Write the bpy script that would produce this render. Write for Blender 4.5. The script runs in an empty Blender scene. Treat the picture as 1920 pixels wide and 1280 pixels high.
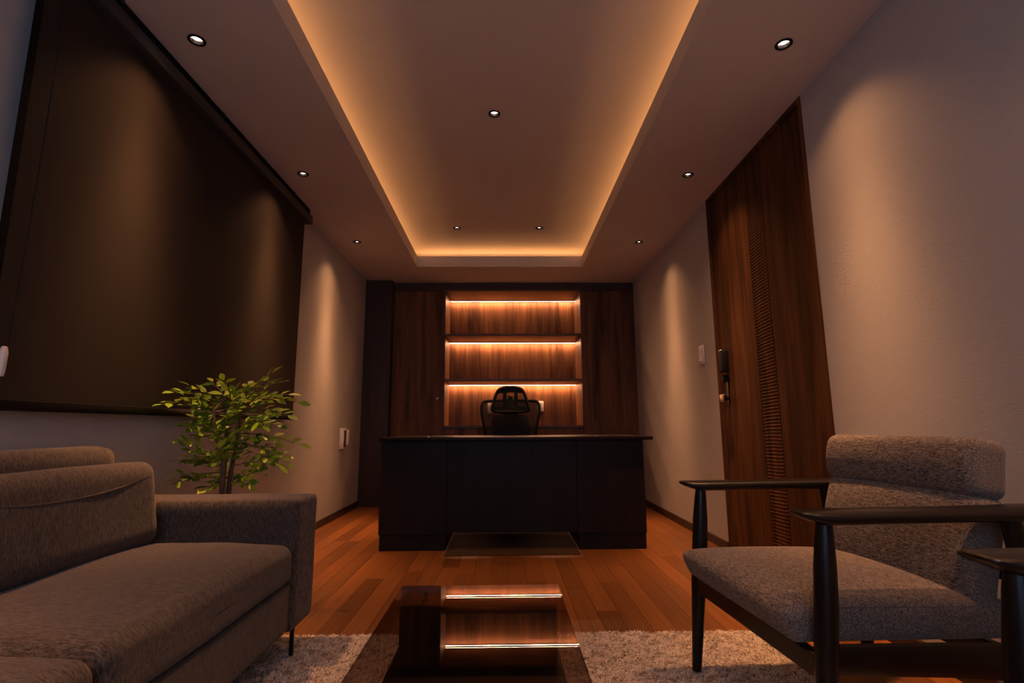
import bpy, bmesh, math, random
import numpy as np
from mathutils import Vector, Matrix, noise

random.seed(11)
scene = bpy.context.scene
COL = scene.collection
PI = math.pi

# ------------------------------------------------------------------ camera
CAM_H = 0.8025
PITCH, YAW, ROLL, FPX = 0.1622, 0.0161, -0.0051, 976.3
cy, sy, cp, sp = math.cos(YAW), math.sin(YAW), math.cos(PITCH), math.sin(PITCH)
fwd = Vector((sy * cp, cy * cp, sp))
rgt = Vector((cy, -sy, 0.0))
upv = rgt.cross(fwd)
r2 = rgt * math.cos(ROLL) + upv * math.sin(ROLL)
u2 = -rgt * math.sin(ROLL) + upv * math.cos(ROLL)
cam = bpy.data.cameras.new('camera')
cam.sensor_width = 36.0
cam.lens = FPX / 1920.0 * 36.0
cam.clip_start = 0.02
cam_o = bpy.data.objects.new('camera', cam)
COL.objects.link(cam_o)
cam_o.matrix_world = Matrix(((r2.x, u2.x, -fwd.x, 0), (r2.y, u2.y, -fwd.y, 0), (r2.z, u2.z, -fwd.z, CAM_H), (0, 0, 0, 1)))
scene.camera = cam_o

# ------------------------------------------------------------------ world (dusk sky seen through the window behind the camera)
W = bpy.data.worlds.new('dusk')
scene.world = W
W.use_nodes = True
WN = W.node_tree.nodes['Background']
WN.inputs[0].default_value = (0.50, 0.67, 1.0, 1)
WN.inputs[1].default_value = 2.3
# light levels
DOWN_W = 3.7            # soffit downlights
TRAY_W = 1.0             # downlights in the raised ceiling
DOWN_COL = (1.0, 0.44, 0.18)
COVE_E = 13.0
SHELF_E = 430.0
portal = bpy.data.lights.new('window_portal', 'AREA')
portal.shape = 'RECTANGLE'
portal.size, portal.size_y = 1.9, 1.5
portal.cycles.is_portal = True
po = bpy.data.objects.new('window_portal', portal)
COL.objects.link(po)
po.location = (-0.03, -1.17, 1.35)
po.rotation_euler = (PI / 2, 0, 0)

vs = scene.view_settings
vs.view_transform = 'Standard'
vs.look = 'None'
vs.gamma = 1.0
vs.use_curve_mapping = False
vs.exposure = 0.0

# ------------------------------------------------------------------ room measures (metres)
XL, XR = -1.509, 1.457
YB, YF = -1.10, 6.20        # wall behind the camera, wall behind the cabinets
H = 2.40                    # soffit
HT = 2.62                   # raised ceiling
TX0, TX1, TY0, TY1 = -0.873, 0.798, -0.50, 5.081
YC, YK = 5.564, 5.666       # column front, cabinet fronts

# ------------------------------------------------------------------ helpers
def tag(o, label=None, cat=None, group=None, kind=None):
    if label: o['label'] = label
    if cat: o['category'] = cat
    if group: o['group'] = group
    if kind: o['kind'] = kind
    return o

def empty(name, loc=(0, 0, 0), rz=0.0):
    o = bpy.data.objects.new(name, None)
    COL.objects.link(o)
    o.location = loc
    o.rotation_euler = (0, 0, rz)
    o.empty_display_size = 0.1
    return o

def link(name, me, mat=None, parent=None):
    o = bpy.data.objects.new(name, me)
    COL.objects.link(o)
    if mat is not None and not me.materials:
        me.materials.append(mat)
    if parent is not None:
        o.parent = parent
    return o

def bmobj(name, bm, mat=None, parent=None, smooth=False, angle=None):
    bmesh.ops.recalc_face_normals(bm, faces=bm.faces)
    me = bpy.data.meshes.new(name)
    bm.to_mesh(me)
    bm.free()
    if smooth:
        me.polygons.foreach_set('use_smooth', [True] * len(me.polygons))
        if angle:
            me.set_sharp_from_angle(angle=math.radians(angle))
    return link(name, me, mat, parent)

def add_box(bm, lo, hi, bevel=0.0, seg=1):
    r = bmesh.ops.create_cube(bm, size=1.0)
    vs_ = r['verts']
    for v in vs_:
        v.co = Vector([(lo[i] + hi[i]) / 2 + v.co[i] * (hi[i] - lo[i]) for i in range(3)])
    if bevel > 0:
        es = list({e for v in vs_ for e in v.link_edges})
        bmesh.ops.bevel(bm, geom=es, offset=bevel, segments=seg, profile=0.5, affect='EDGES')

def box(name, lo, hi, mat, parent=None, bevel=0.0, seg=1):
    bm = bmesh.new()
    add_box(bm, lo, hi, bevel, seg)
    return bmobj(name, bm, mat, parent, smooth=bevel > 0, angle=40)

def loft(bm, rings, cap=True, closed=False):
    R_ = [[bm.verts.new(p) for p in ring] for ring in rings]
    n = len(R_[0])
    m = len(R_)
    for i in range(m if closed else m - 1):
        a, b = R_[i], R_[(i + 1) % m]
        for j in range(n):
            bm.faces.new((a[j], a[(j + 1) % n], b[(j + 1) % n], b[j]))
    if cap and not closed:
        bm.faces.new(list(reversed(R_[0])))
        bm.faces.new(R_[-1])

def tube_rings(pts, rad, n=8, closed=False):
    pts = [Vector(p) for p in pts]
    rings = []
    N = len(pts)
    prev = None
    for i, p in enumerate(pts):
        if closed:
            t = (pts[(i + 1) % N] - pts[i - 1]).normalized()
        else:
            t = (pts[min(i + 1, N - 1)] - pts[max(i - 1, 0)]).normalized()
        if prev is None:
            a = Vector((0, 0, 1)) if abs(t.z) < 0.9 else Vector((1, 0, 0))
        else:
            a = prev
        s = (a - t * a.dot(t)).normalized()
        prev = s
        b = t.cross(s)
        r = rad[i] if isinstance(rad, (list, tuple)) else rad
        rings.append([p + (s * math.cos(2 * PI * k / n) + b * math.sin(2 * PI * k / n)) * r for k in range(n)])
    return rings

def tube(name, pts, rad, mat, parent=None, n=8, closed=False):
    bm = bmesh.new()
    loft(bm, tube_rings(pts, rad, n, closed), closed=closed)
    return bmobj(name, bm, mat, parent, smooth=True, angle=60)

def add_lathe(bm, prof, c=(0, 0, 0), n=24):
    # profile of (radius, z), open at the ends unless radius is 0
    rings = [[Vector((c[0] + r * math.cos(2 * PI * k / n), c[1] + r * math.sin(2 * PI * k / n), c[2] + z)) for k in range(n)] for r, z in prof]
    loft(bm, rings, cap=False)

def add_disc(bm, r, z, c=(0, 0, 0), n=24):
    bm.faces.new([bm.verts.new((c[0] + r * math.cos(2 * PI * k / n), c[1] + r * math.sin(2 * PI * k / n), c[2] + z)) for k in range(n)])

def cushion_bm(sx, sy, sz, r, crown=0.0, cuts=18, wob=0.0, wobs=5.0, seed=0.0, bot=0.0, shape=None):
    """upholstered block centred on the origin: rounded edges, crowned top, slight unevenness"""
    bm = bmesh.new()
    bmesh.ops.create_cube(bm, size=2.0)
    bmesh.ops.subdivide_edges(bm, edges=bm.edges[:], cuts=cuts, use_grid_fill=True)
    h = Vector((sx / 2, sy / 2, sz / 2))
    for v in bm.verts:
        t = [math.sin(c * PI / 2) for c in v.co]
        q = Vector([t[i] * h[i] for i in range(3)])
        core = Vector([max(-(h[i] - r), min(h[i] - r, q[i])) for i in range(3)])
        d = q - core
        p = core + (d.normalized() * r if d.length > 1e-9 else d)
        ex = max(0.0, 1 - (p.x / h.x) ** 2)
        ey = max(0.0, 1 - (p.y / h.y) ** 2)
        if p.z > 0:
            p.z += crown * math.sqrt(ex * ey) * (p.z / h.z)
        else:
            p.z -= bot * math.sqrt(ex * ey) * (-p.z / h.z)
        if wob:
            n_ = noise.noise_vector(Vector((p.x * wobs + seed, p.y * wobs, p.z * wobs)))
            p += n_ * wob
        if shape:
            p = shape(p)
        v.co = p
    return bm

# ------------------------------------------------------------------ materials
class NT:
    def __init__(self, name):
        self.m = bpy.data.materials.new(name)
        self.m.use_nodes = True
        self.t = self.m.node_tree
        self.b = self.t.nodes['Principled BSDF']
        self.out = self.t.nodes['Material Output']
    def n(self, kind, **kw):
        x = self.t.nodes.new(kind)
        for k, v in kw.items():
            if hasattr(x, k) and not k.startswith('i_'):
                setattr(x, k, v)
        return x
    def l(self, a, b):
        self.t.links.new(a, b)
    def coord(self, space='object', scale=(1, 1, 1), rnd=False):
        if space == 'object':
            src = self.n('ShaderNodeTexCoord').outputs['Object']
        else:
            src = self.n('ShaderNodeNewGeometry').outputs['Position']
        mp = self.n('ShaderNodeMapping')
        mp.inputs['Scale'].default_value = scale
        if rnd:
            oi = self.n('ShaderNodeObjectInfo')
            ad = self.n('ShaderNodeVectorMath', operation='MULTIPLY_ADD')
            ad.inputs[1].default_value = (13.0, 29.0, 7.0)
            cb = self.n('ShaderNodeCombineXYZ')
            for i in range(3): self.l(oi.outputs['Random'], cb.inputs[i])
            self.l(cb.outputs[0], ad.inputs[0])
            self.l(src, ad.inputs[2])
            src = ad.outputs[0]
        self.l(src, mp.inputs['Vector'])
        return mp.outputs[0]
    def noise(self, vec, scale=1.0, detail=3.0, rough=0.5, dist=0.0):
        x = self.n('ShaderNodeTexNoise')
        x.inputs['Scale'].default_value = scale
        x.inputs['Detail'].default_value = detail
        x.inputs['Roughness'].default_value = rough
        x.inputs['Distortion'].default_value = dist
        self.l(vec, x.inputs['Vector'])
        return x.outputs['Fac']
    def ramp(self, fac, stops):
        x = self.n('ShaderNodeValToRGB')
        e = x.color_ramp.elements
        while len(e) < len(stops): e.new(0.5)
        for i, (p, c) in enumerate(stops):
            e[i].position = p
            e[i].color = (*c, 1) if len(c) == 3 else c
        self.l(fac, x.inputs[0])
        return x.outputs[0]
    def mix(self, a, b, fac, mode='MIX'):
        x = self.n('ShaderNodeMix', data_type='RGBA', blend_type=mode)
        if isinstance(fac, float): x.inputs[0].default_value = fac
        else: self.l(fac, x.inputs[0])
        for s, i in ((a, 6), (b, 7)):
            if isinstance(s, tuple): x.inputs[i].default_value = (*s, 1)
            else: self.l(s, x.inputs[i])
        return x.outputs[2]
    def bump(self, h, strength, dist=0.002):
        x = self.n('ShaderNodeBump')
        x.inputs['Strength'].default_value = strength
        x.inputs['Distance'].default_value = dist
        self.l(h, x.inputs['Height'])
        self.l(x.outputs[0], self.b.inputs['Normal'])
    def set(self, col=None, rough=None, spec=None, metal=None):
        if col is not None:
            if isinstance(col, tuple): self.b.inputs['Base Color'].default_value = (*col, 1)
            else: self.l(col, self.b.inputs['Base Color'])
        if rough is not None: self.b.inputs['Roughness'].default_value = rough
        if spec is not None: self.b.inputs['Specular IOR Level'].default_value = spec
        if metal is not None: self.b.inputs['Metallic'].default_value = metal
        return self

def plain(name, col, rough=0.5, spec=0.5, metal=0.0, vary=0.06, scale=40.0):
    x = NT(name)
    f = x.noise(x.coord('object'), scale, 3)
    a = tuple(max(0, c * (1 - vary)) for c in col)
    b = tuple(c * (1 + vary) for c in col)
    x.set(x.ramp(f, [(0.3, a), (0.7, b)]), rough, spec, metal)
    return x.m

def wood(name, dark, light, grain='z', rough=0.4, space='world', fine=1.0, rnd=False, spec=0.5, broad=1.0):
    x = NT(name)
    lo, hi, hf = 0.9, 14.0 * broad, 120.0 * fine
    g = {'x': 0, 'y': 1, 'z': 2}[grain]
    s1 = [hi] * 3; s1[g] = lo
    s2 = [hf] * 3; s2[g] = 2.5
    f1 = x.noise(x.coord(space, tuple(s1), rnd), 1.0, 4, 0.55, 0.6)
    f2 = x.noise(x.coord(space, tuple(s2), rnd), 1.0, 3, 0.6)
    c1 = x.ramp(f1, [(0.28, dark), (0.72, light)])
    k = x.ramp(f2, [(0.35, (0.62, 0.62, 0.62)), (0.6, (1.08, 1.06, 1.04))])
    c = x.mix(c1, k, 0.75, 'MULTIPLY')
    if rnd:
        oi = x.n('ShaderNodeObjectInfo')
        t = x.ramp(oi.outputs['Random'], [(0.0, (0.62, 0.58, 0.55)), (0.5, (0.95, 0.95, 0.95)), (1.0, (1.25, 1.22, 1.15))])
        c = x.mix(c, t, 1.0, 'MULTIPLY')
    x.set(c, rough, spec)
    x.bump(f2, 0.12, 0.001)
    return x.m

def emit(name, col, strength):
    m = bpy.data.materials.new(name)
    m.use_nodes = True
    t = m.node_tree
    t.nodes.remove(t.nodes['Principled BSDF'])
    e = t.nodes.new('ShaderNodeEmission')
    e.inputs[0].default_value = (*col, 1)
    e.inputs[1].default_value = strength
    t.links.new(e.outputs[0], t.nodes['Material Output'].inputs[0])
    return m

def fabric(name, dark, light, fleck, axis_scale, fleck_amt=0.5):
    x = NT(name)
    f1 = x.noise(x.coord('object', axis_scale), 1.0, 4, 0.65)
    f2 = x.noise(x.coord('object', tuple(a * 2.3 for a in axis_scale)), 1.0, 2, 0.5)
    c = x.ramp(f1, [(0.36, dark), (0.62, light)])
    k = x.ramp(f2, [(0.37, fleck), (0.50, (1.12, 1.12, 1.12))])
    c = x.mix(c, k, fleck_amt, 'MULTIPLY')
    w = x.noise(x.coord('object', (700, 700, 700)), 1.0, 1)
    c = x.mix(c, x.ramp(w, [(0.3, (0.8, 0.8, 0.8)), (0.7, (1.15, 1.15, 1.15))]), 0.7, 'MULTIPLY')
    x.set(c, 0.95, 0.1)
    x.b.inputs['Sheen Weight'].default_value = 0.15
    x.bump(f1, 0.5, 0.003)
    return x.m

def wallpaper(name, col, rnd=0.05):
    x = NT(name)
    f = x.noise(x.coord('world', (60, 60, 420)), 1.0, 4, 0.6)
    f2 = x.noise(x.coord('world', (1.2, 1.2, 1.2)), 1.0, 2)
    c = x.ramp(f, [(0.3, tuple(k * (1 - rnd) for k in col)), (0.7, tuple(k * (1 + rnd) for k in col))])
    x.set(c, 0.9, 0.2)
    x.bump(f, 0.35, 0.002)
    return x.m

M = {}
M['wall'] = wallpaper('wallpaper_offwhite', (0.47, 0.455, 0.44))
M['ceil'] = plain('ceiling_paint', (0.64, 0.565, 0.495), 0.95, 0.1, vary=0.015, scale=3)
M['plank'] = wood('oak_floor_plank', (0.130, 0.046, 0.011), (0.265, 0.105, 0.029), 'y', 0.42, 'object', rnd=True, spec=0.35)
M['underfloor'] = plain('floor_underlay', (0.03, 0.015, 0.008), 0.9)
M['walnut'] = wood('walnut_veneer', (0.046, 0.019, 0.008), (0.22, 0.098, 0.042), 'z', 0.5, broad=0.75, spec=0.2)
M['walnut_h'] = wood('walnut_shelf_board', (0.08, 0.035, 0.016), (0.16, 0.075, 0.035), 'x', 0.45)
M['door'] = wood('walnut_door', (0.044, 0.018, 0.007), (0.155, 0.066, 0.025), 'z', 0.65, broad=0.9, spec=0.10)
M['darkwood'] = wood('dark_column_wood', (0.030, 0.016, 0.010), (0.055, 0.028, 0.018), 'z', 0.5)
M['black'] = wood('black_stained_wood', (0.005, 0.0035, 0.003), (0.010, 0.007, 0.006), 'x', 0.32, 'object', spec=0.32)
M['desk'] = wood('espresso_desk_wood', (0.009, 0.005, 0.004), (0.016, 0.009, 0.007), 'z', 0.5, spec=0.2)
M['desk_top'] = wood('espresso_desk_top_wood', (0.010, 0.007, 0.006), (0.018, 0.011, 0.009), 'x', 0.42, spec=0.2)
M['baseboard'] = wood('baseboard_brown', (0.035, 0.016, 0.009), (0.06, 0.028, 0.015), 'y', 0.5)
M['blind'] = plain('blind_fabric', (0.027, 0.020, 0.016), 0.85, 0.2, vary=0.08, scale=500)
M['blind_metal'] = plain('blind_cassette', (0.030, 0.029, 0.030), 0.5, 0.4, vary=0.03)
M['blackpl'] = plain('black_plastic', (0.008, 0.008, 0.009), 0.55, 0.25)
M['blackm'] = plain('black_metal', (0.015, 0.014, 0.014), 0.3, 0.5, 0.6)
M['white'] = plain('white_plastic', (0.75, 0.72, 0.68), 0.35, 0.5, vary=0.02)
M['whitecord'] = plain('frosted_plastic', (0.72, 0.66, 0.60), 0.3, 0.5, vary=0.08)
M['steel'] = plain('brushed_steel', (0.75, 0.72, 0.68), 0.22, 0.5, 1.0, vary=0.04)
M['copper'] = plain('brass_handle', (0.85, 0.62, 0.42), 0.35, 0.5, 0.7, vary=0.04)
M['chairpl'] = plain('chair_plastic', (0.010, 0.009, 0.009), 0.65, 0.2)
M['chairpad'] = plain('chair_pad', (0.055, 0.044, 0.036), 0.9, 0.1)
M['trim'] = plain('matte_black_trim', (0.006, 0.006, 0.006), 0.7, 0.15)
M['chan'] = plain('strip_channel', (0.25, 0.22, 0.2), 0.6)
M['gap'] = plain('shadow_gap', (0.006, 0.005, 0.005), 0.9, 0.1)
M['sofa'] = fabric('sofa_tweed', (0.036, 0.029, 0.025), (0.100, 0.081, 0.070), (0.35, 0.32, 0.3), (48, 330, 48), 0.85)
M['sofa_arm'] = fabric('sofa_arm_tweed', (0.036, 0.029, 0.025), (0.100, 0.081, 0.070), (0.35, 0.32, 0.3), (330, 48, 48), 0.85)
M['chairfab'] = fabric('armchair_tweed', (0.080, 0.063, 0.052), (0.25, 0.208, 0.175), (0.10, 0.08, 0.07), (300, 48, 300), 0.9)
M['piping'] = plain('piping_cord', (0.10, 0.08, 0.07), 0.9, 0.1, scale=200)
M['lamp'] = emit('lamp_lens', (1.0, 0.78, 0.56), 9.0)
M['cove'] = emit('cove_led', (1.0, 0.475, 0.18), COVE_E)
M['led'] = emit('shelf_led', (1.0, 0.465, 0.23), SHELF_E)
M['reflector'] = plain('lamp_reflector', (0.9, 0.85, 0.8), 0.12, 0.5, 1.0, vary=0.02)
M['mat'] = plain('chair_mat_vinyl', (0.060, 0.035, 0.020), 0.9, 0.1, vary=0.1, scale=8)
M['bark'] = wood('plant_bark', (0.10, 0.055, 0.03), (0.22, 0.13, 0.075), 'z', 0.85, 'object')
M['pot'] = plain('pot_glaze', (0.30, 0.28, 0.26), 0.4)
M['soil'] = plain('pot_soil', (0.03, 0.02, 0.014), 0.95, vary=0.4, scale=80)
M['frame_alu'] = plain('window_frame', (0.25, 0.25, 0.26), 0.4, 0.5, 0.5)

def leaf_mat():
    x = NT('plant_leaf')
    oi = x.n('ShaderNodeObjectInfo')
    c = x.ramp(oi.outputs['Random'], [(0.0, (0.07, 0.16, 0.010)), (0.5, (0.19, 0.33, 0.02)), (1.0, (0.42, 0.54, 0.05))])
    f = x.noise(x.coord('object', (90, 90, 90)), 1.0, 2)
    c = x.mix(c, x.ramp(f, [(0.3, (0.8, 0.8, 0.8)), (0.7, (1.1, 1.1, 1.1))]), 1.0, 'MULTIPLY')
    x.set(c, 0.35, 0.5)
    tr = x.n('ShaderNodeBsdfTranslucent')
    x.l(c, tr.inputs[0])
    mx = x.n('ShaderNodeMixShader')
    mx.inputs[0].default_value = 0.22
    x.l(x.b.outputs[0], mx.inputs[1]); x.l(tr.outputs[0], mx.inputs[2])
    x.l(mx.outputs[0], x.out.inputs[0])
    return x.m
M['leaf'] = leaf_mat()

def glass_mat(name, tint, ior, rough=0.0):
    x = NT(name)
    x.t.nodes.remove(x.b)
    lw = x.n('ShaderNodeLayerWeight'); lw.inputs[0].default_value = 0.5
    pw = x.n('ShaderNodeMath', operation='POWER'); pw.inputs[1].default_value = 5.0
    ma = x.n('ShaderNodeMath', operation='MULTIPLY_ADD'); f0 = ((ior - 1) / (ior + 1)) ** 2
    ma.inputs[1].default_value = 1 - f0; ma.inputs[2].default_value = f0
    x.l(lw.outputs['Facing'], pw.inputs[0]); x.l(pw.outputs[0], ma.inputs[0])
    fr = ma
    tr = x.n('ShaderNodeBsdfTransparent'); tr.inputs[0].default_value = (*tint, 1)
    gl = x.n('ShaderNodeBsdfGlossy'); gl.inputs['Roughness'].default_value = rough
    gl.inputs[0].default_value = (1, 1, 1, 1)
    mx = x.n('ShaderNodeMixShader')
    x.l(fr.outputs[0], mx.inputs[0]); x.l(tr.outputs[0], mx.inputs[1]); x.l(gl.outputs[0], mx.inputs[2])
    x.l(mx.outputs[0], x.out.inputs[0])
    return x.m
M['smoked'] = glass_mat('smoked_glass', (0.56, 0.50, 0.46), 1.62)
M['pane'] = glass_mat('window_glass', (0.97, 0.98, 1.0), 1.2)

def mesh_fabric():
    x = NT('chair_mesh_net')
    x.set((0.05, 0.042, 0.035), 0.9, 0.1)
    ck = x.n('ShaderNodeTexChecker'); ck.inputs['Scale'].default_value = 420.0
    x.l(x.coord('object', (1, 1, 1)), ck.inputs['Vector'])
    mp = x.n('ShaderNodeMath', operation='MULTIPLY_ADD'); mp.inputs[1].default_value = 0.2; mp.inputs[2].default_value = 0.42
    x.l(ck.outputs['Fac'], mp.inputs[0])
    tr = x.n('ShaderNodeBsdfTransparent')
    mx = x.n('ShaderNodeMixShader')
    x.l(mp.outputs[0], mx.inputs[0]); x.l(x.b.outputs[0], mx.inputs[1]); x.l(tr.outputs[0], mx.inputs[2])
    x.l(mx.outputs[0], x.out.inputs[0])
    return x.m
M['net'] = mesh_fabric()

def rug_mat():
    x = NT('rug_pile_wool')
    at = x.n('ShaderNodeAttribute'); at.attribute_name = 'tint'
    c = x.ramp(at.outputs['Fac'], [(0.0, (0.30, 0.22, 0.17)), (0.45, (0.82, 0.72, 0.63)), (1.0, (0.96, 0.91, 0.85))])
    x.set(c, 0.95, 0.1)
    tr = x.n('ShaderNodeBsdfTranslucent')
    x.l(c, tr.inputs[0])
    mx = x.n('ShaderNodeMixShader')
    mx.inputs[0].default_value = 0.4
    x.l(x.b.outputs[0], mx.inputs[1]); x.l(tr.outputs[0], mx.inputs[2])
    x.l(mx.outputs[0], x.out.inputs[0])
    return x.m
M['pile'] = rug_mat()
M['rugback'] = plain('rug_backing', (0.50, 0.42, 0.35), 0.95, 0.1, vary=0.3, scale=200)

# ================================================================== THE SETTING
# floor: underlay with single oak boards
floor = box('floor', (XL - 0.1, YB - 0.1, -0.16), (XR + 0.1, YF + 0.1, -0.0135), M['underfloor'])
tag(floor, kind='structure')
bm = bmesh.new()
add_box(bm, (-0.5, -0.5, -0.013), (0.5, 0.5, 0.0))
pl_me = bpy.data.meshes.new('plank'); bm.to_mesh(pl_me); bm.free()
pl_me.materials.append(M['plank'])
PW = (XR - XL) / 31
rp = random.Random(5)
nplank = 0
for i in range(31):
    y = YB - rp.uniform(0.0, 0.75)
    while y < YK + 0.05:
        L = rp.choice((0.76, 0.91, 0.91, 1.06))
        y0, y1 = max(y, YB), min(y + L, YK + 0.05)
        y += L
        if y1 - y0 < 0.03: continue
        o = link('plank', pl_me, None, floor)
        o.location = (XL + (i + 0.5) * PW, (y0 + y1) / 2, -rp.uniform(0.0002, 0.0008))
        o.scale = (PW - 0.0014, y1 - y0 - 0.0014, 1.0)
        nplank += 1
print('planks', nplank)

# walls
tag(box('wall_left', (XL - 0.1, YB, -0.0135), (XL, YF, 2.70), M['wall']), kind='structure')
D0, D1 = 2.305, 3.515
bm = bmesh.new()
add_box(bm, (XR, YB, -0.0135), (XR + 0.1, D0, 2.70))
add_box(bm, (XR, D1, -0.0135), (XR + 0.1, YF, 2.70))
tag(bmobj('wall_right', bm, M['wall']), kind='structure')
tag(box('wall_far', (XL - 0.1, YF, -0.0135), (XR + 0.1, YF + 0.1, 2.70), M['wall']), kind='structure')
WX0, WX1, WZ0, WZ1 = -0.95, 0.89, 0.60, 2.10
bm = bmesh.new()
add_box(bm, (XL - 0.1, YB - 0.1, -0.0135), (WX0, YB, 2.70))
add_box(bm, (WX1, YB - 0.1, -0.0135), (XR + 0.1, YB, 2.70))
add_box(bm, (WX0, YB - 0.1, -0.0135), (WX1, YB, WZ0))
add_box(bm, (WX0, YB - 0.1, WZ1), (WX1, YB, 2.70))
tag(bmobj('wall_near', bm, M['wall']), kind='structure')
win = empty('window_1', ((WX0 + WX1) / 2, YB - 0.05, WZ0)); tag(win, kind='structure')
wx, wz = (WX1 - WX0) / 2, WZ1 - WZ0
for nm, lo, hi in (('window_frame', (-wx, -0.03, 0), (wx, 0.03, 0.05)), ('window_frame', (-wx, -0.03, wz - 0.05), (wx, 0.03, wz)),
                   ('window_frame', (-wx, -0.03, 0.05), (-wx + 0.05, 0.03, wz - 0.05)), ('window_frame', (wx - 0.05, -0.03, 0.05), (wx, 0.03, wz - 0.05)),
                   ('mullion', (-0.03, -0.03, 0.05), (0.03, 0.03, wz - 0.05))):
    box(nm, lo, hi, M['frame_alu'], win, 0.003)
for s in (-1, 1):
    a, b = sorted((s * 0.03, s * (wx - 0.05)))
    box('pane', (a, -0.004, 0.05), (b, 0.004, wz - 0.05), M['pane'], win)

# ceiling: soffit frame with a raised middle and a cove behind the lip
DOWN = {}
SY = (4.362, 3.125, 1.96, 0.75, -0.45)
soff = [(-1.277, y) for y in SY] + [(1.192, y) for y in SY]
TRAY = [(-0.052, 2.808), (-0.430, 4.592), (0.332, 4.592), (-0.052, 1.03)]
CO = 0.255   # cove width
def holes(o, pts, z0, z1):
    bm = bmesh.new()
    for (x, y) in pts:
        bmesh.ops.create_cone(bm, cap_ends=True, segments=24, radius1=0.0285, radius2=0.0285, depth=z1 - z0,
                              matrix=Matrix.Translation((x, y, (z0 + z1) / 2)))
    cut = bmobj('cutter', bm)
    md = o.modifiers.new('holes', 'BOOLEAN'); md.object = cut; md.operation = 'DIFFERENCE'; md.solver = 'EXACT'
    dg = bpy.context.evaluated_depsgraph_get()
    me = bpy.data.meshes.new_from_object(o.evaluated_get(dg))
    o.modifiers.clear(); old = o.data; o.data = me
    bpy.data.meshes.remove(old)
    cm = cut.data; bpy.data.objects.remove(cut); bpy.data.meshes.remove(cm)
bm = bmesh.new()
outer = [(XL, YB), (XR, YB), (XR, YF), (XL, YF)]
inner = [(TX0, TY0), (TX1, TY0), (TX1, TY1), (TX0, TY1)]
vb = [[bm.verts.new((x, y, z)) for (x, y) in ring] for z in (H, H + 0.05) for ring in (outer, inner)]
for i in range(4):
    j = (i + 1) % 4
    bm.faces.new((vb[0][i], vb[0][j], vb[1][j], vb[1][i]))
    bm.faces.new((vb[2][i], vb[2][j], vb[3][j], vb[3][i]))
    bm.faces.new((vb[0][i], vb[0][j], vb[2][j], vb[2][i]))
    bm.faces.new((vb[1][i], vb[1][j], vb[3][j], vb[3][i]))
ceil = bmobj('ceiling', bm, M['ceil'])
tag(ceil, kind='structure')
holes(ceil, soff, H - 0.05, H + 0.1)
tray = box('tray_panel', (XL, YB, HT), (XR, YF, HT + 0.05), M['ceil'], ceil)
holes(tray, TRAY, HT - 0.05, HT + 0.1)
LZ = 2.512
e = 0.002
for lo, hi in (((TX0 - 0.02, TY0 - 0.02, H + 0.05), (TX0, TY1 + 0.02, LZ)), ((TX1, TY0 - 0.02, H + 0.05), (TX1 + 0.02, TY1 + 0.02, LZ)),
               ((TX0, TY1, H + 0.05), (TX1, TY1 + 0.02, LZ)), ((TX0, TY0 - 0.02, H + 0.05), (TX1, TY0, LZ))):
    box('lip', lo, hi, M['ceil'], ceil)
for lo, hi in (((TX0 - CO - 0.02, TY0 - CO, H + 0.05), (TX0 - CO, TY1 + CO, HT)), ((TX1 + CO, TY0 - CO, H + 0.05), (TX1 + CO + 0.02, TY1 + CO, HT)),
               ((TX0 - CO, TY1 + CO, H + 0.05), (TX1 + CO, TY1 + CO + 0.02, HT)), ((TX0 - CO, TY0 - CO - 0.02, H + 0.05), (TX1 + CO, TY0 - CO, HT))):
    box('cove_wall', lo, hi, M['ceil'], ceil)

# baseboards and cornice
tag(box('baseboard_left', (XL, YB, 0.0), (XL + 0.012, YC, 0.06), M['baseboard'], bevel=0.002), kind='structure')
bm = bmesh.new()
add_box(bm, (XR - 0.012, YB, 0.0), (XR, D0 - 0.002, 0.06), 0.002)
add_box(bm, (XR - 0.012, D1 + 0.002, 0.0), (XR, YK, 0.06), 0.002)
tag(bmobj('baseboard_right', bm, M['baseboard']), kind='structure')
tag(box('trim_1', (-1.219, YK + 0.004, 2.306), (XR, YK + 0.05, H), M['darkwood'], bevel=0.002), kind='structure')

# the full-height door in the right wall
door = empty('door_1', (XR, (D0 + D1) / 2, 0)); tag(door, kind='structure')
dy = (D1 - D0) / 2
for lo, hi in (((-0.004, -dy, 0), (0.0999, -dy + 0.03, H)), ((-0.004, dy - 0.03, 0), (0.0999, dy, H)), ((-0.004, -dy + 0.03, H - 0.025), (0.09, dy - 0.03, H))):
    box('door_frame', (lo[0], lo[1], lo[2] if lo[2] > 0 else -0.0134), hi, M['door'], door, 0.002)
yc = (D0 + D1) / 2
def dpanel(nm, y0, y1):
    return box(nm, (0.012, y0 - yc, 0.008), (0.052, y1 - yc, H - 0.029), M['door'], door, 0.0015)
dpanel('door_panel', D0 + 0.033, 2.772)
dpanel('door_panel', 2.962, D1 - 0.033)
box('door_core', (0.053, -dy + 0.031, -0.0135), (0.095, dy - 0.031, H), M['gap'], door)
box('groove', (0.024, 2.954 - yc, 0.008), (0.05, 2.962 - yc, H - 0.029), M['gap'], door)
bm = bmesh.new()
nz, ny = 900, 9
z0, z1 = 0.008, H - 0.029
gv = []
for i in range(nz + 1):
    z = z0 + (z1 - z0) * i / nz
    row = []
    for j in range(ny + 1):
        y = 2.773 + (2.954 - 2.773) * j / ny
        w = noise.noise(Vector((y * 14, z * 5, 1.7))) * 1.6 + noise.noise(Vector((y * 40, z * 30, 4.7))) * 0.5
        d = 0.5 + 0.5 * math.sin(2 * PI * z / 0.0185 + w + (y - 2.85) * 12)
        row.append(bm.verts.new((0.0125 - 0.0038 * d, y - yc, z)))
    gv.append(row)
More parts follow.
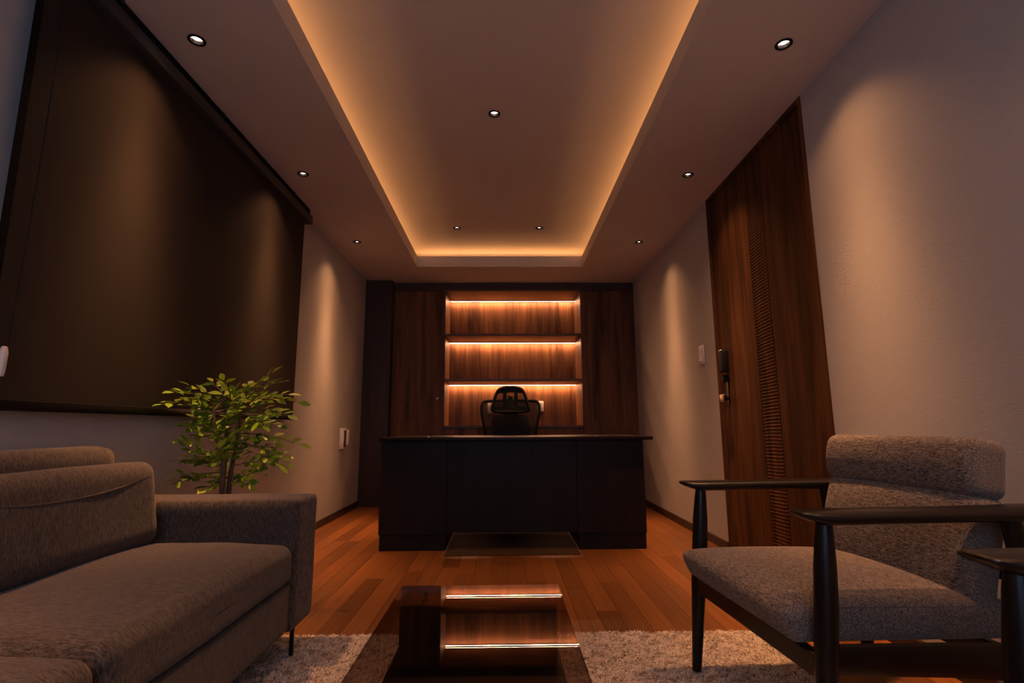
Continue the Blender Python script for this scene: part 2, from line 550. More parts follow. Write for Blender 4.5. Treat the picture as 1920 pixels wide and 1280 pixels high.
for i in range(nz):
    for j in range(ny):
        bm.faces.new((gv[i][j], gv[i][j + 1], gv[i + 1][j + 1], gv[i + 1][j]))
bmobj('ribbed_strip', bm, M['door'], door, smooth=True)
# lock case, thumb turn, lever handle
lk = box('lock_case', (-0.032, 3.352 - yc, 1.150), (0.012, 3.412 - yc, 1.292), M['blackpl'], door, 0.006, 3)
box('lock_cap', (-0.030, 3.356 - yc, 1.292), (0.008, 3.408 - yc, 1.296), M['steel'], lk)
box('latch', (-0.012, 3.412 - yc, 1.176), (-0.006, 3.452 - yc, 1.184), M['steel'], lk)
bm = bmesh.new()
add_lathe(bm, [(0.0, 0.0), (0.024, 0.0), (0.024, 0.028), (0.020, 0.034), (0.0, 0.034)], n=20)
tt = bmobj('thumb_turn', bm, M['blackpl'], door, True, 40)
tt.location = (0.012, 3.395 - yc, 1.108); tt.rotation_euler = (0, -PI / 2, 0)
box('escutcheon', (0.004, 3.372 - yc, 0.935), (0.012, 3.402 - yc, 1.090), M['blackm'], door, 0.003)
hd = empty('handle', (0, 3.385 - yc, 0.978)); hd.parent = door
box('neck', (-0.030, -0.012, -0.010), (0.006, 0.012, 0.010), M['blackm'], hd, 0.003)
box('grip', (-0.048, -0.040, -0.024), (-0.030, 0.014, 0.024), M['copper'], hd, 0.004, 2)
box('grip_end', (-0.047, -0.062, -0.020), (-0.031, -0.040, 0.020), M['blackm'], hd, 0.003)

# ================================================================== BUILT-IN CABINET WALL
NX0, NX1 = -0.649, 0.859
col = box('pillar_panel', (XL + 0.001, YC, 0.0), (-1.219, YF - 0.002, H - 0.001), M['darkwood'], bevel=0.002)
tag(col, 'narrow dark wood pillar filling the far left corner beside the cabinets', 'pillar')
def tall(x0, x1, knob, label):
    t = empty('tall_cabinet', ((x0 + x1) / 2, YK, 0)); w = (x1 - x0) / 2
    box('body', (-w, 0.022, 0.06), (w, YF - YK - 0.002, 2.304), M['walnut'], t)
    box('plinth', (-w, 0.04, 0.0), (w, 0.06, 0.06), M['gap'], t)
    d = box('door', (-w + 0.0015, 0.0, 0.065), (w - 0.0015, 0.021, 2.303), M['walnut'], t, 0.0015)
    if knob:
        bm = bmesh.new()
        add_lathe(bm, [(0.0, 0.0), (0.007, 0.0), (0.007, 0.006), (0.011, 0.012), (0.011, 0.018), (0.0, 0.021)], n=16)
        k = bmobj('knob', bm, M['steel'], d, True, 50)
        k.location = (knob - (x0 + x1) / 2, 0.0, 1.107); k.rotation_euler = (PI / 2, 0, 0)
    tag(t, label, 'cabinet')
tall(-1.2185, NX0 - 0.0005, -0.717, 'tall walnut cabinet left of the lit shelves, with a small round knob')
tall(NX1 + 0.0005, XR - 0.001, None, 'tall plain walnut cabinet right of the lit shelves')

SB = 6.16      # back panel face
sh = empty('display_shelf', ((NX0 + NX1) / 2, YK, 0.79)); sx = (NX1 - NX0) / 2; sz = -0.79; dd = SB - YK
box('back_panel', (-sx, dd, 0.0), (sx, dd + 0.018, 2.304 + sz), M['walnut'], sh)
for s in (-1, 1):
    a, b = sorted((s * sx, s * (sx - 0.004)))
    box('side_panel', (a, 0.001, 0.026), (b, dd - 0.0005, 2.302 + sz), M['walnut'], sh)
box('shelf', (-sx, 0.004, 0.0), (sx, dd - 0.0005, 0.0255), M['walnut_h'], sh, 0.001)
for z in (1.292, 1.793):
    box('shelf', (-sx + 0.0045, 0.004, z + sz), (sx - 0.0045, dd - 0.0005, z + 0.027 + sz), M['walnut_h'], sh, 0.001)
box('top_board', (-sx, 0.001, 2.3025 + sz), (sx, dd - 0.0005, 2.318 + sz), M['walnut_h'], sh)
tag(sh, 'open walnut display shelves glowing with light strips on the far wall', 'shelves')
for z, nm in ((1.292, 'lowest, partly behind the office chair headrest'), (1.793, 'middle one of the three'), (2.3025, 'topmost of the three')):
    t = empty('shelf_light_strip', ((NX0 + NX1) / 2, SB - 0.030, z))
    box('channel', (-sx + 0.008, -0.0062, -0.0065), (sx - 0.008, 0.0062, -0.0003), M['chan'], t)
    dif = box('diffuser', (-sx + 0.012, -0.0035, -0.0085), (sx - 0.012, 0.0035, -0.0066), M['chan'], t)
    dif.data.materials.append(M['led'])
    for pg in dif.data.polygons:
        if pg.normal.z < -0.9: pg.material_index = 1
    tag(t, 'glowing warm light strip on the shelves, ' + nm, 'light strip', 'shelf light strips')
lc = empty('low_cabinet', ((NX0 + NX1) / 2, YK, 0))
box('body', (-sx, 0.022, 0.06), (sx, YF - YK - 0.002, 0.788), M['walnut'], lc)
box('plinth', (-sx, 0.04, 0.0), (sx, 0.06, 0.06), M['gap'], lc)
for i in range(4):
    w = 2 * sx / 4
    box('door', (-sx + i * w + 0.0015, 0.0, 0.065), (-sx + (i + 1) * w - 0.0015, 0.021, 0.778), M['walnut'], lc, 0.0015)
tag(lc, 'low walnut cupboard with four doors under the lit shelves', 'cabinet')

def plate(name, w, h, label, cat, rows=()):
    """wall plate lying in its own x-z plane, facing -y"""
    t = empty(name)
    box('cover_plate', (-w / 2, -0.008, -h / 2), (w / 2, 0.0, h / 2), M['white'], t, 0.003, 2)
    tag(t, label, cat)
    return t
ou = plate('power_outlet', 0.070, 0.120, 'white double power outlet on the shelf back beside the chair', 'outlet')
ou.location = (0.432, SB - 0.0004, 1.038)
box('insert', (-0.022, -0.0095, -0.045), (0.022, -0.0075, 0.045), M['white'], ou, 0.001)
for dz in (-0.022, 0.022):
    for dx in (-0.007, 0.007):
        box('slot', (dx - 0.0016, -0.0102, dz - 0.008), (dx + 0.0016, -0.0092, dz + 0.008), M['gap'], ou)
ou2 = plate('power_outlet', 0.070, 0.120, 'power outlet plate seen dimly through the mesh chair back', 'outlet')
ou2.location = (-0.155, SB - 0.0004, 1.02)
box('insert', (-0.022, -0.0095, -0.045), (0.022, -0.0075, 0.045), M['white'], ou2, 0.001)
for dz in (-0.022, 0.022):
    for dx in (-0.007, 0.007):
        box('slot', (dx - 0.0016, -0.0102, dz - 0.008), (dx + 0.0016, -0.0092, dz + 0.008), M['gap'], ou2)
sw = plate('wall_switch', 0.095, 0.140, 'white light switch plate on the wall beside the walnut door', 'switch')
sw.location = (XR - 0.0003, 3.768, 1.316); sw.rotation_euler = (0, 0, -PI / 2)
for i, (z0_, z1_) in enumerate(((0.012, 0.056), (-0.052, 0.004))):
    box('rocker', (-0.030, -0.013, z0_), (0.030, -0.0075, z1_), M['white'], sw, 0.002)
bm = bmesh.new()
add_lathe(bm, [(0.0, 0.0), (0.010, 0.0), (0.009, 0.008), (0.0, 0.009)], n=16)
k = bmobj('dimmer_knob', bm, M['white'], sw, True, 50); k.location = (0.0, -0.013, 0.034); k.rotation_euler = (PI / 2, 0, 0)

wu = empty('wall_unit', (XL + 0.0005, 4.93, 0.70)); wu.rotation_euler = (0, 0, PI / 2)
tag(wu, 'white boxy wall unit with a dark slot low on the left wall', 'wall unit')
box('back_plate', (-0.055, -0.010, -0.098), (0.095, 0.0, 0.098), M['white'], wu, 0.003, 2)
hb = box('holder', (-0.050, -0.036, -0.092), (0.040, -0.010, 0.092), M['white'], wu, 0.004, 2)
box('slot', (-0.038, -0.0368, -0.078), (0.036, -0.0355, 0.078), M['piping'], hb)
box('handset', (0.044, -0.050, -0.062), (0.088, -0.010, 0.080), M['white'], wu, 0.005, 2)
box('cradle', (0.040, -0.030, -0.086), (0.092, -0.010, -0.064), M['white'], wu, 0.003, 2)

# ================================================================== LIGHTS
# light distribution of the narrow-beam lamps (angle from straight down, relative intensity)
BEAM = [(0, 1.0), (5, 0.95), (10, 0.78), (15, 0.44), (20, 0.195), (25, 0.092), (30, 0.052), (35, 0.034), (40, 0.022), (45, 0.011), (50, 0.003), (55, 0.0), (90, 0.0), (180, 0.0)]
IES = bpy.data.texts.new('narrow_beam.ies')
IES.write('IESNA:LM-63-1995\nTILT=NONE\n1 1000 1 %d 1 1 2 0 0 0\n1 1 0\n%s\n0\n%s\n' % (len(BEAM), ' '.join(str(a) for a, _ in BEAM), ' '.join('%.2f' % (1000 * v) for _, v in BEAM)))
def downlight(x, y, z, label, watt, group):
    t = empty('downlight', (x, y, z))
    bm = bmesh.new()
    add_lathe(bm, [(0.0235, 0.004), (0.0235, -0.0035), (0.026, -0.005), (0.0345, -0.0035), (0.035, -0.0002), (0.0275, -0.0002)], n=32)
    bmobj('trim_ring', bm, M['trim'], t, True, 50)
    bm = bmesh.new()
    add_lathe(bm, [(0.0234, 0.000), (0.0205, 0.006), (0.0176, 0.0100)], n=12)
    bmobj('reflector', bm, M['reflector'], t)
    bm = bmesh.new()
    add_lathe(bm, [(0.027, 0.002), (0.027, 0.048), (0.0, 0.048)], n=20)
    bmobj('housing', bm, M['blackm'], t)
    bm = bmesh.new()
    add_lathe(bm, [(0.0, 0.0035), (0.010, 0.0048), (0.0178, 0.0095)], n=20)
    bmobj('lens', bm, M['lamp'], t)
    L = bpy.data.lights.new('downlight_beam', 'POINT')
    L.energy = watt; L.color = DOWN_COL
    L.shadow_soft_size = 0.02
    L.use_nodes = True
    nt = L.node_tree
    ies = nt.nodes.new('ShaderNodeTexIES'); ies.mode = 'INTERNAL'; ies.ies = IES
    nt.links.new(ies.outputs[0], nt.nodes['Emission'].inputs['Strength'])
    lo = bpy.data.objects.new('beam', L); COL.objects.link(lo); lo.parent = t
    lo.location = (0, 0, -0.006)
    tag(t, label, 'downlight', group)
near = ('farthest, near the cabinets', 'middle one in view', 'nearest in view')
for s, (x, side, by) in enumerate(((-1.277, 'left', 'the dark blind'), (1.192, 'right', 'the walnut door'))):
    for k, y in enumerate(SY):
        lab = ('small downlight in %s soffit, side of %s, %s' % (side, by, near[k])) if k < 3 else \
              'recessed downlight in the %s soffit, %s' % (side, ('just behind the view', 'last before the window wall')[k - 3])
        downlight(x, y, H, lab, DOWN_W, 'soffit downlights')
tl = ('single recessed downlight in the middle of the raised ceiling', 'left one of the pair of downlights at the far end of raised ceiling',
      'right one of the pair of downlights at the far end of raised ceiling', 'single downlight in the raised ceiling above the coffee table, outside the view',
      )
for (x, y), lab in zip(TRAY, tl):
    downlight(x, y, HT, lab, TRAY_W * (2.4 if y < 2 else 1.0), 'raised ceiling downlights')
zc = H + 0.05
for lab, lo, hi in (('hidden glowing strip in the left ceiling cove', (TX0 - CO + 0.02, TY0 - 0.08, zc), (TX0 - CO + 0.05, TY1 + 0.08, zc + 0.012)),
                    ('hidden glowing strip in the right ceiling cove', (TX1 + CO - 0.05, TY0 - 0.08, zc), (TX1 + CO - 0.02, TY1 + 0.08, zc + 0.012)),
                    ('hidden glowing strip in the far ceiling cove above the shelves', (TX0 - 0.06, TY1 + CO - 0.05, zc), (TX1 + 0.06, TY1 + CO - 0.02, zc + 0.012)),
                    ('hidden glowing strip in the near ceiling cove by the window', (TX0 - 0.06, TY0 - CO + 0.02, zc), (TX1 + 0.06, TY0 - CO + 0.05, zc + 0.012))):
    c = [(lo[i] + hi[i]) / 2 for i in range(2)]
    t = empty('cove_light_strip', (c[0], c[1], zc))
    a = (lo[0] - c[0], lo[1] - c[1], 0.003); b = (hi[0] - c[0], hi[1] - c[1], 0.012)
    box('diffuser', a, b, M['cove'], t)
    box('channel', (a[0], a[1], 0.0005), (b[0], b[1], 0.0025), M['steel'], t)
    tag(t, lab, 'light strip', 'cove light strips')

# ================================================================== ROLLER BLIND on the left wall
bl = empty('roller_blind', (XL, 2.575, 0.86))
bz = -0.86
def B(nm, lo, hi, mat, par=None, bev=0.0):
    return box(nm, (lo[0] - XL, lo[1] - 2.575, lo[2] + bz), (hi[0] - XL, hi[1] - 2.575, hi[2] + bz), mat, par or bl, bev, 2)
B('fabric', (-1.461, 1.458, 0.885), (-1.4595, 3.655, 2.31), M['blind'])
ca = B('cassette', (XL + 0.002, 1.455, 2.285), (-1.412, 3.690, 2.345), M['blind_metal'], None, 0.008)
B('mounting_rail', (XL + 0.002, 1.455, 2.3455), (-1.436, 3.685, 2.3998), M['gap'])
for y in (1.75, 2.47, 2.95, 3.40):
    B('bracket', (-1.4362, y - 0.010, 2.385), (-1.430, y + 0.010, 2.3985), M['blind_metal'], ca)
B('bottom_bar', (-1.474, 1.454, 0.856), (-1.448, 3.662, 0.888), M['blackm'], None, 0.003)
B('fabric_edge_strip', (-1.4593, 1.458, 0.889), (-1.4575, 1.482, 2.284), M['gap'])  # thin near-black strip laid over the near edge of the fabric
chx = -1.418 - XL
pts = [(chx, 1.512 - 2.575, 2.284 + bz), (chx, 1.508 - 2.575, 1.6 + bz), (chx, 1.494 - 2.575, 1.03 + bz)]
tube('pull_chain', pts, 0.0016, M['blackpl'], bl, 5)
# beads on the chain, one joined part
bm = bmesh.new()
for i in range(150):
    t = i / 149
    z = 2.28 - t * 1.24
    y = 1.512 - 0.018 * t ** 2
    bmesh.ops.create_icosphere(bm, subdivisions=1, radius=0.0032, matrix=Matrix.Translation((chx, y - 2.575, z + bz)))
tag(bmobj('chain_beads', bm, M['blackm'], bl, True), kind='stuff')
bm = bmesh.new()
add_lathe(bm, [(0.0, 0.085), (0.006, 0.085), (0.0085, 0.078), (0.0105, 0.066), (0.0095, 0.01), (0.007, 0.0), (0.0, 0.0)], n=16)
k = bmobj('chain_weight', bm, M['whitecord'], bl, True, 60); k.location = (chx, 1.484 - 2.575, 0.95 + bz)
tag(bl, 'large dark brown roller blind pulled down over the left wall', 'blind')

# ================================================================== DESK
DY = 3.609
dk = empty('executive_desk', (0.06, DY, 0))
def Dk(nm, lo, hi, mat, par=None, bev=0.002, seg=1):
    return box(nm, (lo[0] - 0.06, lo[1] - DY, lo[2]), (hi[0] - 0.06, hi[1] - DY, hi[2]), mat, par or dk, bev, seg)
top = Dk('desk_top', (-0.842, 3.556, 0.712), (1.005, 4.32, 0.735), M['desk_top'], None, 0.004, 2)
for (x0, x1) in ((-0.832, -0.385), (0.492, 0.950)):
    p = Dk('pedestal', (x0, DY, 0.101), (x1, 4.25, 0.7115), M['desk'], None, 0.002)
    Dk('plinth', (x0 + 0.006, DY + 0.006, 0.0), (x1 - 0.004, 4.245, 0.1008), M['desk'], p, 0.002)
Dk('modesty_panel', (-0.3845, DY + 0.006, 0.112), (0.4915, DY + 0.028, 0.7115), M['desk'], None, 0.001)
for (x, y) in ((-0.52, 3.64), (0.635, 3.64)):
    bm = bmesh.new()
    add_lathe(bm, [(0.030, 0.0), (0.030, 0.003), (0.027, 0.004), (0.0, 0.004)], n=24)
    g = bmobj('cable_grommet', bm, M['steel'], dk, True, 50); g.location = (x - 0.06, y - DY, 0.7352)
tag(dk, 'wide black wooden executive desk facing the room before the lit shelves', 'desk')
tag(box('chair_mat', (-0.382, 3.466, 0.0006), (0.488, 5.05, 0.003), M['mat']), 'flat brown chair mat on the floor under the black desk', 'mat')

# ================================================================== OFFICE CHAIR
oc = empty('office_chair', (0.058, 4.62, 0.0035))
bm = bmesh.new()
add_lathe(bm, [(0.0, 0.125), (0.045, 0.125), (0.05, 0.10), (0.05, 0.07), (0.0, 0.07)], n=20)
bmobj('hub', bm, M['chairpl'], oc, True, 50)
for k in range(5):
    a = 2 * PI * k / 5 + 0.3
    d = Vector((math.cos(a), math.sin(a), 0))
    leg = tube('base_leg', [d * 0.04 + Vector((0, 0, 0.10)), d * 0.17 + Vector((0, 0, 0.092)), d * 0.31 + Vector((0, 0, 0.068))], [0.026, 0.022, 0.016], M['chairpl'], oc, 8)
    bm = bmesh.new()
    for s in (-1, 1):
        c = Vector((0, s * 0.014, 0))
        r = bmesh.ops.create_cone(bm, cap_ends=True, segments=16, radius1=0.028, radius2=0.028, depth=0.016,
                                  matrix=Matrix.Translation(c) @ Matrix.Rotation(PI / 2, 4, 'X'))
    w = bmobj('caster', bm, M['chairpl'], leg, True, 40)
    w.location = d * 0.31 + Vector((0, 0, 0.0285)); w.rotation_euler = (0, 0, a + 0.7)
bm = bmesh.new()
add_lathe(bm, [(0.026, 0.12), (0.026, 0.28), (0.016, 0.28), (0.016, 0.40), (0.0, 0.40)], n=16)
bmobj('gas_lift', bm, M['blackm'], oc, True, 40)
box('mechanism', (-0.09, -0.12, 0.395), (0.09, 0.14, 0.435), M['chairpl'], oc, 0.01, 2)
bm = cushion_bm(0.50, 0.48, 0.07, 0.033, 0.012, 12)
s = bmobj('seat', bm, M['chairpl'], oc, True); s.location = (0, -0.02, 0.472)
# back: outline in the x-z plane, curved a little towards the sitter at the sides
def outline(pts, n=5):
    out = []
    N = len(pts)
    for i in range(N):
        p0, p1, p2, p3 = [Vector((*pts[(i + j) % N], 0)) for j in (-1, 0, 1, 2)]
        for k in range(n):
            t = k / n
            q = 0.5 * ((2 * p1) + (p2 - p0) * t + (2 * p0 - 5 * p1 + 4 * p2 - p3) * t * t + (3 * p1 - p0 - 3 * p2 + p3) * t ** 3)
            out.append((q.x, q.y))
    return out
def panel(ol, yfun, thick, name, mat, par):
    bm = bmesh.new()
    N = len(ol)
    cx = sum(p[0] for p in ol) / N; cz = sum(p[1] for p in ol) / N
    rings = []
    for f in (1.0, 0.8, 0.6, 0.4, 0.2, 0.05):
        rings.append([bm.verts.new((cx + (p[0] - cx) * f, yfun(cx + (p[0] - cx) * f, cz + (p[1] - cz) * f), cz + (p[1] - cz) * f)) for p in ol])
    for a, b in zip(rings[:-1], rings[1:]):
        for j in range(N):
            bm.faces.new((a[j], a[(j + 1) % N], b[(j + 1) % N], b[j]))
    bm.faces.new(rings[-1])
    o = bmobj(name, bm, mat, par, True)
    md = o.modifiers.new('thickness', 'SOLIDIFY'); md.thickness = thick
    return o
BY = 0.13
back_ol = outline([(-0.20, 0.52), (-0.215, 0.66), (-0.232, 0.80), (-0.256, 0.93), (-0.252, 1.000), (-0.215, 1.026), (-0.10, 1.030), (0.10, 1.030), (0.215, 1.026), (0.252, 1.000), (0.256, 0.93), (0.232, 0.80), (0.215, 0.66), (0.20, 0.52), (0.10, 0.50), (-0.10, 0.50)])
yb = lambda x, z: BY - 0.9 * x * x - 0.05 * math.sin((z - 0.5) * PI / 0.55)
bk = empty('backrest'); bk.parent = oc
panel(back_ol, yb, 0.003, 'mesh', M['net'], bk)
tube('back_frame', [(p[0], yb(*p), p[1]) for p in back_ol], 0.013, M['chairpl'], bk, 8, True)
# inner lining around the lower back and the spine behind
lin = outline([(-0.15, 0.52), (-0.165, 0.70), (-0.165, 0.84), (-0.12, 0.905), (0.12, 0.905), (0.165, 0.84), (0.165, 0.70), (0.15, 0.52)], 4)
panel(lin, lambda x, z: yb(x, z) + 0.02, 0.004, 'lumbar_pad', M['chairpad'], bk)
tube('spine', [(0, 0.10, 0.42), (0, BY + 0.055, 0.55), (0, BY + 0.04, 0.80), (0, BY + 0.045, 1.03), (0, BY + 0.01, 1.06)], [0.035, 0.035, 0.03, 0.03, 0.025], M['chairpl'], bk, 8)
yoke = outline([(-0.075, 0.96), (-0.06, 0.90), (0.06, 0.90), (0.075, 0.96), (0.05, 1.02), (-0.05, 1.02)], 4)
panel(yoke, lambda x, z: BY + 0.012, 0.02, 'yoke', M['chairpl'], bk)
hr = empty('headrest', (0, 0, -0.010)); hr.parent = oc
hol = outline([(-0.160, 0.955), (-0.155, 1.00), (-0.128, 1.09), (-0.098, 1.140), (-0.04, 1.158), (0.04, 1.158), (0.098, 1.140), (0.128, 1.09), (0.155, 1.00), (0.160, 0.955), (0.10, 0.940), (-0.10, 0.940)])
yh = lambda x, z: BY - 0.065 - 1.2 * x * x + 0.25 * (z - 1.05) * 0.3
panel(hol, yh, 0.003, 'mesh', M['net'], hr)
tube('headrest_frame', [(p[0], yh(*p), p[1]) for p in hol], 0.013, M['chairpl'], hr, 8, True)
band = outline([(-0.118, 1.100), (-0.095, 1.140), (-0.04, 1.156), (0.04, 1.156), (0.095, 1.140), (0.118, 1.100), (0.05, 1.112), (-0.05, 1.112)], 4)
panel(band, lambda x, z: yh(x, z) + 0.006, 0.006, 'upper_band', M['chairpl'], hr)
lob = outline([(-0.150, 0.975), (-0.155, 0.955), (-0.10, 0.945), (0.10, 0.945), (0.155, 0.955), (0.150, 0.975), (0.08, 0.985), (-0.08, 0.985)], 4)
panel(lob, lambda x, z: yh(x, z) + 0.006, 0.006, 'lower_band', M['chairpl'], hr)
for s in (-1, 1):
    box('bracket_arm', (s * 0.052 - 0.016, BY - 0.055, 0.95), (s * 0.052 + 0.016, BY - 0.04, 1.125), M['chairpl'], hr, 0.004)
box('bracket', (-0.02, BY - 0.055, 0.95), (0.02, BY + 0.01, 1.07), M['chairpl'], hr, 0.004)
tag(oc, 'black mesh office chair with headrest behind the desk', 'office chair')

# ================================================================== RUG
RX0, RX1, RY0, RY1 = -0.96, 1.035, 0.05, 2.168
rug = empty('shag_rug', ((RX0 + RX1) / 2, (RY0 + RY1) / 2, 0))
rcx, rcy = rug.location.x, rug.location.y
box('backing', (RX0 - rcx, RY0 - rcy, 0.0006), (RX1 - rcx, RY1 - rcy, 0.008), M['rugback'], rug)
def pile(n, seed):
    g = np.random.default_rng(seed)
    # denser where it is near the table and in view
    x = g.uniform(RX0, RX1, n); y = g.uniform(RY0, RY1, n)
    az = g.uniform(0, 2 * PI, n); lean = g.uniform(0.35, 1.5, n); ln = g.uniform(0.010, 0.0185, n)
    w = g.uniform(0.0016, 0.0032, n)
    # clumps lean together
    cxn = np.sin(x * 61 + 3 * np.sin(y * 47)) + np.sin(y * 73 + 2 * np.sin(x * 53))
    az = np.where(g.random(n) < 0.6, cxn * 1.7 + g.normal(0, 0.5, n), az)
    tint = np.clip(0.5 + 0.30 * g.normal(0, 1, n) + 0.08 * cxn, 0, 1)
    d = np.stack([np.cos(az), np.sin(az), np.zeros(n)], 1)
    s_ = np.stack([-np.sin(az + 0.6), np.cos(az + 0.6), np.zeros(n)], 1)
    b = np.stack([x - rcx, y - rcy, np.full(n, 0.007)], 1)
    m1 = b + d * (ln * 0.35 * lean)[:, None]; m1[:, 2] += ln * 0.55
    t1 = b + d * (ln * 1.0 * lean)[:, None]; t1[:, 2] += ln * (0.95 - 0.32 * lean)
    V = np.empty((n, 5, 3))
    V[:, 0] = b - s_ * w[:, None]; V[:, 1] = b + s_ * w[:, None]
    V[:, 2] = m1 - s_ * w[:, None]; V[:, 3] = m1 + s_ * w[:, None]; V[:, 4] = t1
    k = np.arange(n) * 5
    tri = np.stack([np.stack([k, k + 1, k + 3], 1), np.stack([k, k + 3, k + 2], 1), np.stack([k + 2, k + 3, k + 4], 1)], 1).reshape(-1, 3)
    me = bpy.data.meshes.new('pile')
    me.vertices.add(n * 5); me.vertices.foreach_set('co', V.reshape(-1))
    me.loops.add(tri.size); me.loops.foreach_set('vertex_index', tri.reshape(-1).astype(np.int32))
    me.polygons.add(len(tri))
    me.polygons.foreach_set('loop_start', (np.arange(len(tri)) * 3).astype(np.int32))
    me.polygons.foreach_set('loop_total', np.full(len(tri), 3, np.int32))
    at = me.attributes.new('tint', 'FLOAT', 'POINT'); at.data.foreach_set('value', np.repeat(tint, 5).astype(np.float32))
    me.update(calc_edges=True); me.validate()
    return me
po_ = link('pile', pile(330000, 4), M['pile'], rug)
tag(po_, 'beige shaggy pile', kind='stuff')
tag(rug, 'beige shaggy rug under the coffee table, sofa and armchairs', 'rug')
RZ = 0.0224    # height at which feet sink into the pile

# ================================================================== COFFEE TABLE
ct = empty('coffee_table', (-0.064, 0.91, RZ))
def T(nm, lo, hi, mat, par=None, bev=0.002, seg=1):
    l = ct.location
    return box(nm, [lo[i] - l[i] for i in range(3)], [hi[i] - l[i] for i in range(3)], mat, par or ct, bev, seg)
T('glass_top', (-0.278, 0.30, 0.365), (0.148, 1.517, 0.375), M['smoked'], None, 0.0)
fx0, fx1, fy0, fy1 = -0.258, 0.130, 0.43, 1.392
T('end_panel', (fx0, fy1 - 0.018, 0.277), (fx1, fy1, 0.3645), M['black'])
T('end_panel', (fx0, fy0, 0.277), (fx1, fy0 + 0.018, 0.3645), M['black'])
T('lower_shelf', (fx0, fy0, 0.255), (fx1, fy1, 0.2765), M['black'])
for x in (fx0 + 0.02, fx1 - 0.06):
    for y in (fy0 + 0.02, fy1 - 0.06):
        T('leg', (x, y, RZ), (x + 0.04, y + 0.04, 0.2545), M['black'])
for x in (-0.210, 0.080):
    l = ct.location
    tube('support_pin', [(x - l.x, fy1 - l.y, 0.356 - l.z), (x - l.x, 1.495 - l.y, 0.356 - l.z)], 0.002, M['blackm'], ct, 8)
    bm = bmesh.new(); add_lathe(bm, [(0.0, 0.0), (0.005, 0.0), (0.005, 0.006), (0.0, 0.006)], n=16)
    k = bmobj('glass_pad', bm, M['steel'], ct, True, 40); k.location = (x - l.x, 1.495 - l.y, 0.3588 - l.z)
tag(ct, 'low coffee table with a smoked glass top reflecting the lit shelves', 'coffee table')

# ================================================================== SOFA (along the left wall, facing right)
SXF, SXB, SY1, SY0 = -0.722, -1.452, 2.112, -0.15
so = empty('sofa', (-1.09, 0.97, 0)); sl = so.location
def S(nm, bm, c, mat, par=None, rot=None):
    o = bmobj(nm, bm, mat, par or so, True)
    o.location = [c[i] - (sl[i] if par is None else 0) for i in range(3)]
    if rot: o.rotation_euler = rot
    return o
AW = 0.202
SA = SY1 - AW           # inner face of far arm
SB_ = SY0 + AW
for y0, y1 in ((SA + 0.001, SY1), (SY0, SB_ - 0.001)):
    bm = cushion_bm(SXF - SXB, y1 - y0, 0.440, 0.022, 0.0, 12, 0.0015, 6, y0)
    S('armrest', bm, ((SXF + SXB) / 2, (y0 + y1) / 2, 0.113 + 0.22), M['sofa_arm'])
bm = cushion_bm(0.70, SA - SB_, 0.150, 0.012, 0.0, 8)
S('base', bm, (SXF - 0.358, (SA + SB_) / 2, 0.125 + 0.075), M['sofa'])
bm = cushion_bm(0.135, SA - SB_ - 0.06, 0.60, 0.045, 0.0, 16, 0.002, 4)
S('back_frame', bm, (SXB + 0.0675, (SA + SB_) / 2 - 0.025, 0.145 + 0.30), M['sofa'])
mid = 1.03
for k, (y0, y1) in enumerate(((mid + 0.003, SA - 0.004), (SB_ + 0.004, mid - 0.003))):
    def sag(p):
        # loose top, rolled and dented front edge
        fx = max(0.0, p.x) / 0.30
        if p.z > 0:
            p = p + Vector((0, 0, -0.010 * fx * fx + 0.004 * math.sin(p.y * 9 + k)))
        wf = max(0.0, min(1.0, (fx - 0.6) / 0.4)) ** 2
        p = p + Vector((0.006 * wf * math.sin(p.y * 11 + k * 2) * (0.5 + p.z * 5), 0, 0))
        return p
    bm = cushion_bm(0.590, y1 - y0, 0.140, 0.040, 0.014, 26, 0.004, 7, 3.1 * k, shape=sag)
    S('seat_cushion', bm, (SXF + 0.004 - 0.295, (y0 + y1) / 2, 0.277 + 0.070), M['sofa'])
    # back cushion, leaning on the frame
    bm = cushion_bm(0.135, y1 - y0 - 0.09, 0.275, 0.045, 0.006, 22, 0.003, 5, 1.7 * k + 9)
    bc = S('back_cushion', bm, (-1.250, (y0 + y1) / 2 + (0.018 if k == 0 else 0.0), 0.415 + 0.134), M['sofa'], None, (0, math.radians(-9), 0))
    L = (y1 - y0 - 0.09) / 2
    for xx in (-0.045,):
        pp = [(xx, -L + 0.012, -0.09), (xx, -L + 0.006, 0.10), (xx, -L + 0.03, 0.134)] + [(xx, -L + 0.05 + (2 * L - 0.1) * i / 10, 0.1395) for i in range(11)] + [(xx, L - 0.03, 0.134), (xx, L - 0.006, 0.10), (xx, L - 0.012, -0.09)]
        tube('piping', pp, 0.003, M['piping'], bc, 6)
    pp = [(0.0668, -L + 0.05 + (2 * L - 0.10) * i / 10, 0.050 + 0.035 * ((i - 5) / 5) ** 2) for i in range(11)]
    tube('seam', pp, 0.0022, M['piping'], bc, 5)
for x in (-0.745, -1.42):
    for y in (SA + 0.062, SB_ - 0.062):
        box('leg', (x - 0.004 - sl.x, y - 0.0055 - sl.y, RZ), (x + 0.010 - sl.x, y + 0.0055 - sl.y, 0.130), M['blackm'], so, 0.003, 2)
tag(so, 'grey-brown tweed sofa with low arms along the left wall', 'sofa')

